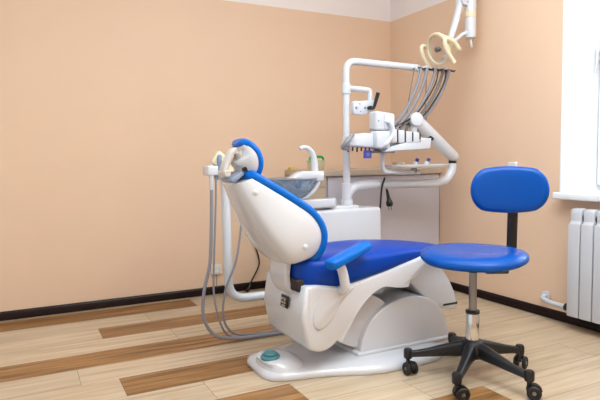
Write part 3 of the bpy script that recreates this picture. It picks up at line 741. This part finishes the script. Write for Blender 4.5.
# black cord draped over the swing arm
t = thing('power_lead', 'black cord with a plug draped over the swing arm in front of the grey cabinet', 'cord', (-.70, PY-.02, .5))
yy = PY-.055
bm = B(); tube(bm, spline([(-.775, yy-.004, .30), (-.772, yy-.004, .45), (-.762, yy-.004, .62), (-.748, yy-.003, .76), (-.725, yy+.003, .815), (-.70, PY-.022, .824), (-.672, PY+.02, .815), (-.655, PY+.026, .77), (-.645, PY+.025, .73)], 8), .006, 10); obj('cord', bm, 'black', t)
bm = B(); tube(bm, spline([(-.648, PY+.025, .745), (-.638, PY+.024, .70), (-.632, PY+.022, .67), (-.628, PY+.02, .64)], 4), [.008, .009, .010, .010, .011, .012, .014, .017, .021, .023, .023, .021, .016], 14); obj('plug', bm, 'black', t)
bm = B(); 
for dx in (-.01, .01): cyl(bm, (-.628+dx, PY+.02, .64), (-.626+dx, PY+.02, .615), .0025, 8, .0005)
obj('plug_pin', bm, 'steel', t)

# ================================================================== OPERATING LAMP
LY = -1.0
lm = thing('operating_lamp', 'cream operating lamp with two loop handles on a jointed white arm', 'lamp', (-.10, LY, ZC))
bm = B(); lathe(bm, [(.08, ZC), (.08, ZC-.02), (.035, ZC-.035), (.027, ZC-.05), (.027, 1.98), (.0, 1.975)], (-.085, LY, 0), (0, 0, 1), 24); obj('ceiling_post', bm, 'white2', lm)
bm = B(); lathe(bm, [(.022, 1.712), (.033, 1.718), (.035, 1.74), (.035, 1.95), (.034, 1.985), (.02, 1.995), (0, 1.996)], (-.108, LY, 0), (0, 0, 1), 24); obj('arm_housing', bm, 'white2', lm)
bm = B(); cyl(bm, (-.110, LY, 1.845), (-.110, LY, 1.885), .0365); obj('cream_band', bm, 'cream', lm)
bm = B(); cyl(bm, (-.108, LY, 1.705), (-.108, LY, 1.72), .014); tube(bm, [(-.108, LY, 1.71), (-.105, LY-.01, 1.655)], [.008, .006], 8); obj('lock_pin', bm, 'beigep', lm)
bm = B(); tube(bm, [(-.165, LY+.03, 1.95), (-.205, LY+.03, 1.82), (-.255, LY+.03, 1.69)], [.024, .026, .022], 16, flat=.8); obj('spring_arm', bm, 'white2', lm)
bm = B(); cyl(bm, (-.155, LY+.06, 1.945), (-.155, LY-.01, 1.945), .028); tube(bm, [(-.16, LY, 1.95), (-.11, LY, 1.96)], .02, 12); obj('arm_knuckle', bm, 'white2', lm)
bm = B(); tube(bm, [(-.135, LY, 1.75), (-.17, LY+.01, 1.735), (-.26, LY+.02, 1.665)], [.012, .013, .013], 12); obj('link_rod', bm, 'white2', lm)
bm = B(); cyl(bm, (-.21, LY+.03, 1.645), (-.285, LY-.005, 1.645), .033, 22, .006); obj('head_hub', bm, 'white2', lm)
HC = V((-.372, LY, 1.625)); hn = V((-.93, .06, -.28)).normalized()
side = hn.cross(V((0, 0, 1))).normalized(); hup = side.cross(hn).normalized()
bm = B(); lathe(bm, [(.03, -.115), (.05, -.11), (.062, -.085), (.078, -.045), (.098, -.012), (.104, 0), (.104, .010), (.098, .016), (.088, .016), (.084, .006)], HC, hn, 36); obj('lamp_head', bm, 'cream', lm)
bm = B(); lathe(bm, [(.084, .007), (.06, -.012), (.03, -.024), (0, -.028)], HC, hn, 32); obj('reflector', bm, 'refl', lm)
bm = B(); cyl(bm, HC-hn*.022, HC+hn*.022, .016); obj('bulb_shield', bm, 'steel', lm)
for s in (-1, 1):
    c = HC+side*s*.118
    pts = [HC+side*s*.075-hn*.07+hup*.0, c-hn*.055-hup*.035, c-hn*.03+hup*.01, c+hn*.015+hup*.045, c+hn*.038+hup*.03, c+hn*.035-hup*.03, c+hn*.005-hup*.105]
    bm = B(); tube(bm, spline(pts, 7), [.013, .014], 12); obj('loop_handle', bm, 'cream', lm)

# ================================================================== STOOL
SX, SY = -1.035, -1.98
stl = thing('dental_stool', 'blue vinyl assistant stool with black backrest post and five castors', 'stool', (SX, SY, 0))
bm = B(); lathe(bm, [(.026, .085), (.052, .09), (.056, .11), (.052, .14), (.044, .158), (.030, .165), (.0, .165)], (SX, SY, 0), (0, 0, 1), 30)
bm2 = bm
angs = [144, 213.5, 277, 350, 67]
rad = [.272, .275, .272, .245, .25]
hubo = obj('base_hub', bm2, 'black', stl)
for a, r in zip(angs, rad):
    u = V((math.cos(R(a)), math.sin(R(a)), 0)); w = V((-u.y, u.x, 0)); rg = []
    c0 = V((SX, SY, 0))
    for d, zt, zb, hw_ in ((.03, .158, .092, .030), (.07, .150, .088, .027), (.12, .135, .085, .0235), (.18, .117, .080, .020), (.235, .104, .076, .0175), (r-.006, .101, .073, .0165), (r+.012, .099, .075, .013)):
        if d > r+.013: continue
        ring = []
        for p, q in sring(hw_, (zt-zb)/2, 3.2, 20): ring.append(c0+u*d+w*p*(1 if q < 0 else .8)+V((0, 0, (zt+zb)/2+q)))
        rg.append(ring)
    bm = B(); loft(bm, rg); obj('base_leg', bm, 'black', stl)
    pc = c0+u*r
    sw = V((math.cos(R(a+35)), math.sin(R(a+35)), 0)) if a != 213.5 else V((.9, -.35, 0)).normalized()
    if a == 144: sw = V((-.1, -1, 0)).normalized()
    if a == 67: sw = V((1, 0, 0))
    tr = V((-sw.y, sw.x, 0)); wc = pc-sw*-.018+V((0, 0, .0275))
    bm = B(); lathe(bm, [(.017, .068), (.0195, .074), (.0195, .102), (.015, .110), (0, .111)], pc-V((0, 0, 0)), (0, 0, 1), 18)
    # hood over the twin wheels
    hood = [wc+sw*(math.cos(R(q))*.031)+V((0, 0, math.sin(R(q))*.031)) for q in range(10, 175, 12)]
    rgs = [[p+tr*b for p in hood]+[p-(p-wc).normalized()*.006+tr*b for p in hood[::-1]] for b in (-.010, .010)]
    loft(bm, rgs); cyl(bm, pc+V((0, 0, .04)), pc+V((0, 0, .075)), .009)
    cs = obj('caster', bm, 'black', stl)
    for s in (-1, 1):
        bm = B(); lathe(bm, [(.010, 0), (.024, 0), (.0275, .003), (.0275, .012), (.024, .0155), (.016, .0155), (.014, .012), (0, .012)], wc+tr*s*.0105, tr*s, 26); wh = obj('wheel', bm, 'blackg', cs)
        bm = B(); lathe(bm, [(.008, .011), (.008, .0145), (.006, .0155), (0, .0155)], wc+tr*s*.0105, tr*s, 14); obj('wheel_cap', bm, 'steel', cs)
bm = B(); lathe(bm, [(.0275, .155), (.0275, .278), (.026, .282)], (SX, SY, 0)); obj('column_sleeve', bm, 'chrome', stl)
bm = B(); cyl(bm, (SX, SY, .276), (SX, SY, .290), .030); obj('sleeve_ring', bm, 'black', stl)
bm = B(); cyl(bm, (SX, SY, .28), (SX, SY, .47), .0165); obj('gas_piston', bm, 'steel', stl)
bm = B(); cyl(bm, (SX, SY, .455), (SX, SY, .50), .024); obj('piston_collar', bm, 'black', stl)
bm = B(); lathe(bm, [(.012, .068), (.014, .072), (.014, .086), (.010, .09)], (SX, SY, 0)); obj('hub_bolt', bm, 'steel', stl)
# seat: contoured, a little wider across the sitter's hips
bd = V((.80, .60, 0)).normalized()          # from the seat towards the backrest
wd = V((bd.y, -bd.x, 0))                     # across, to the right in the photo
bm = B(); rg = []
def seatpt(a, b, z, k):
    # a along wd, b along bd
    sag = .012*math.cos(PI*min(1, abs(a)/.2)/1)*0
    lip = -.016*max(0, (-b-.08)/.13)
    return V((SX+.012, SY+.01, 0))+wd*a+bd*b+V((0, 0, z+lip))
for z, k in ((.506, .30), (.500, .70), (.501, .88), (.507, .965), (.516, .995), (.525, 1), (.534, .985), (.543, .94), (.549, .86), (.549, .7), (.545, .5), (.541, .3), (.540, .05)):
    ring = []
    for a, b in sring(.222, .215, 2.25, 52): ring.append(seatpt(a*k, b*k, z, k))
    rg.append(ring)
loft(bm, rg); obj('seat', bm, 'stoolblue', stl, ang=80)
bm = B(); box(bm, V((SX, SY, .492))+V((.03, -.015, 0)), (.16, .10, .03), Matrix.Rotation(R(-27), 3, 'Z'), .004); box(bm, V((SX, SY, .467))+V((.085, -.043, 0)), (.10, .06, .034), Matrix.Rotation(R(-27), 3, 'Z'), .008); obj('seat_mechanism', bm, 'black', stl)
bm = B(); tube(bm, [V((SX, SY, .474))+wd*.03+bd*.02, V((SX, SY, .468))+wd*.09+bd*.01], .006, 8); ball(bm, V((SX, SY, .468))+wd*.10+bd*.008, (.03, .016, .010), Matrix.Rotation(math.atan2(wd.y, wd.x), 3, 'Z')); obj('height_lever', bm, 'black', stl)
# backrest post (flat bar) and backrest
pd = V((.74, .67, 0)).normalized()
bc = V((SX, SY, 0))+V((.254, .048, .797))   # centre of the backrest pad
fn = V((-.62, -.785, 0)).normalized(); fs = V((-fn.y, fn.x, 0))   # facing, and to the right
if fs.dot(V((1, -.5, 0))) < 0: fs = -fs
pb = bc-fn*.035+fs*.03
pts = fillet([V((SX, SY, .480))+V((.10, .03, 0)), V((pb.x, pb.y, .480))-fn*.03, V((pb.x, pb.y, .60))-fn*.02, V((pb.x, pb.y, .83))], [.05, .05])
bm = B(); rg = []
for i, p in enumerate(pts):
    tg = (pts[min(i+1, len(pts)-1)]-pts[max(i-1, 0)]).normalized(); nm = fs.cross(tg).normalized()
    rg.append([p+fs*a+nm*b for a, b in sring(.023, .006, 5, 16)])
loft(bm, rg); obj('back_post', bm, 'black', stl)
bm = B(); rg = []
for n_, k in ((-.024, .55), (-.026, .80), (-.021, .93), (-.010, .985), (.004, 1), (.016, .985), (.026, .93), (.031, .82), (.033, .6), (.034, .3), (.034, .04)):
    ring = []
    for a, b in stadium(.167, .106, .102, 60):
        ax_, bx_ = a*k if abs(k) < .9 else a-(1-k)*a*.6, b*k
        cur = .035*(a*k/.166)**2
        ring.append(bc+fs*a*k+V((0, 0, b*k))+fn*(n_+cur))
    rg.append(ring)
loft(bm, rg); obj('backrest', bm, 'stoolblue', stl, ang=80)

# ================================================================== LIGHT
w = bpy.data.worlds.new('World'); S.world = w; w.use_nodes = True
bg = w.node_tree.nodes['Background']; bg.inputs[0].default_value = (.8, .92, 1, 1); bg.inputs[1].default_value = 1.0
def area(name, loc, rot, sx, sy, e, col=(1, 1, 1)):
    l = bpy.data.lights.new(name, 'AREA'); l.shape = 'RECTANGLE'; l.size = sx; l.size_y = sy; l.energy = e; l.color = col
    o = bpy.data.objects.new(name, l); COL.objects.link(o); o.location = loc; o.rotation_euler = rot; return o
area('window_daylight', (.66, -2.32, 1.55), (0, R(90), 0), 1.5, 1.4, 36, (.8, .92, 1))
area('ceiling_light', (-1.5, -2.2, ZC-.03), (0, 0, 0), 2.0, 1.8, 42, (.8, .92, 1))
area('bounce_flash', (-1.3, -3.2, 1.95), (R(180), 0, 0), .7, .7, 84, (.8, .92, 1))

# ================================================================== CAMERA
cam = bpy.data.cameras.new('Camera'); co = bpy.data.objects.new('Camera', cam); COL.objects.link(co); S.camera = co
cam.sensor_width = 36; cam.sensor_fit = 'HORIZONTAL'; cam.lens = 549.007/600*36; cam.clip_start = .05
yaw, pitch, roll = .473726939, .0702760471, -.0118611525
v0 = V((math.sin(yaw), math.cos(yaw), 0)); r0 = V((math.cos(yaw), -math.sin(yaw), 0)); up = V((0, 0, 1))
v = v0*math.cos(pitch)-up*math.sin(pitch); u0 = up*math.cos(pitch)+v0*math.sin(pitch)
rr = r0*math.cos(roll)+u0*math.sin(roll); uu = u0*math.cos(roll)-r0*math.sin(roll)
mw = Matrix((rr, uu, -v)).transposed().to_4x4(); mw.translation = V((-3.23110661, -4.36016017, 1.10))*.85
co.matrix_world = mw

S.view_settings.view_transform = 'Standard'; S.view_settings.look = 'None'
S.view_settings.exposure = .03; S.view_settings.gamma = 1; S.view_settings.use_curve_mapping = False
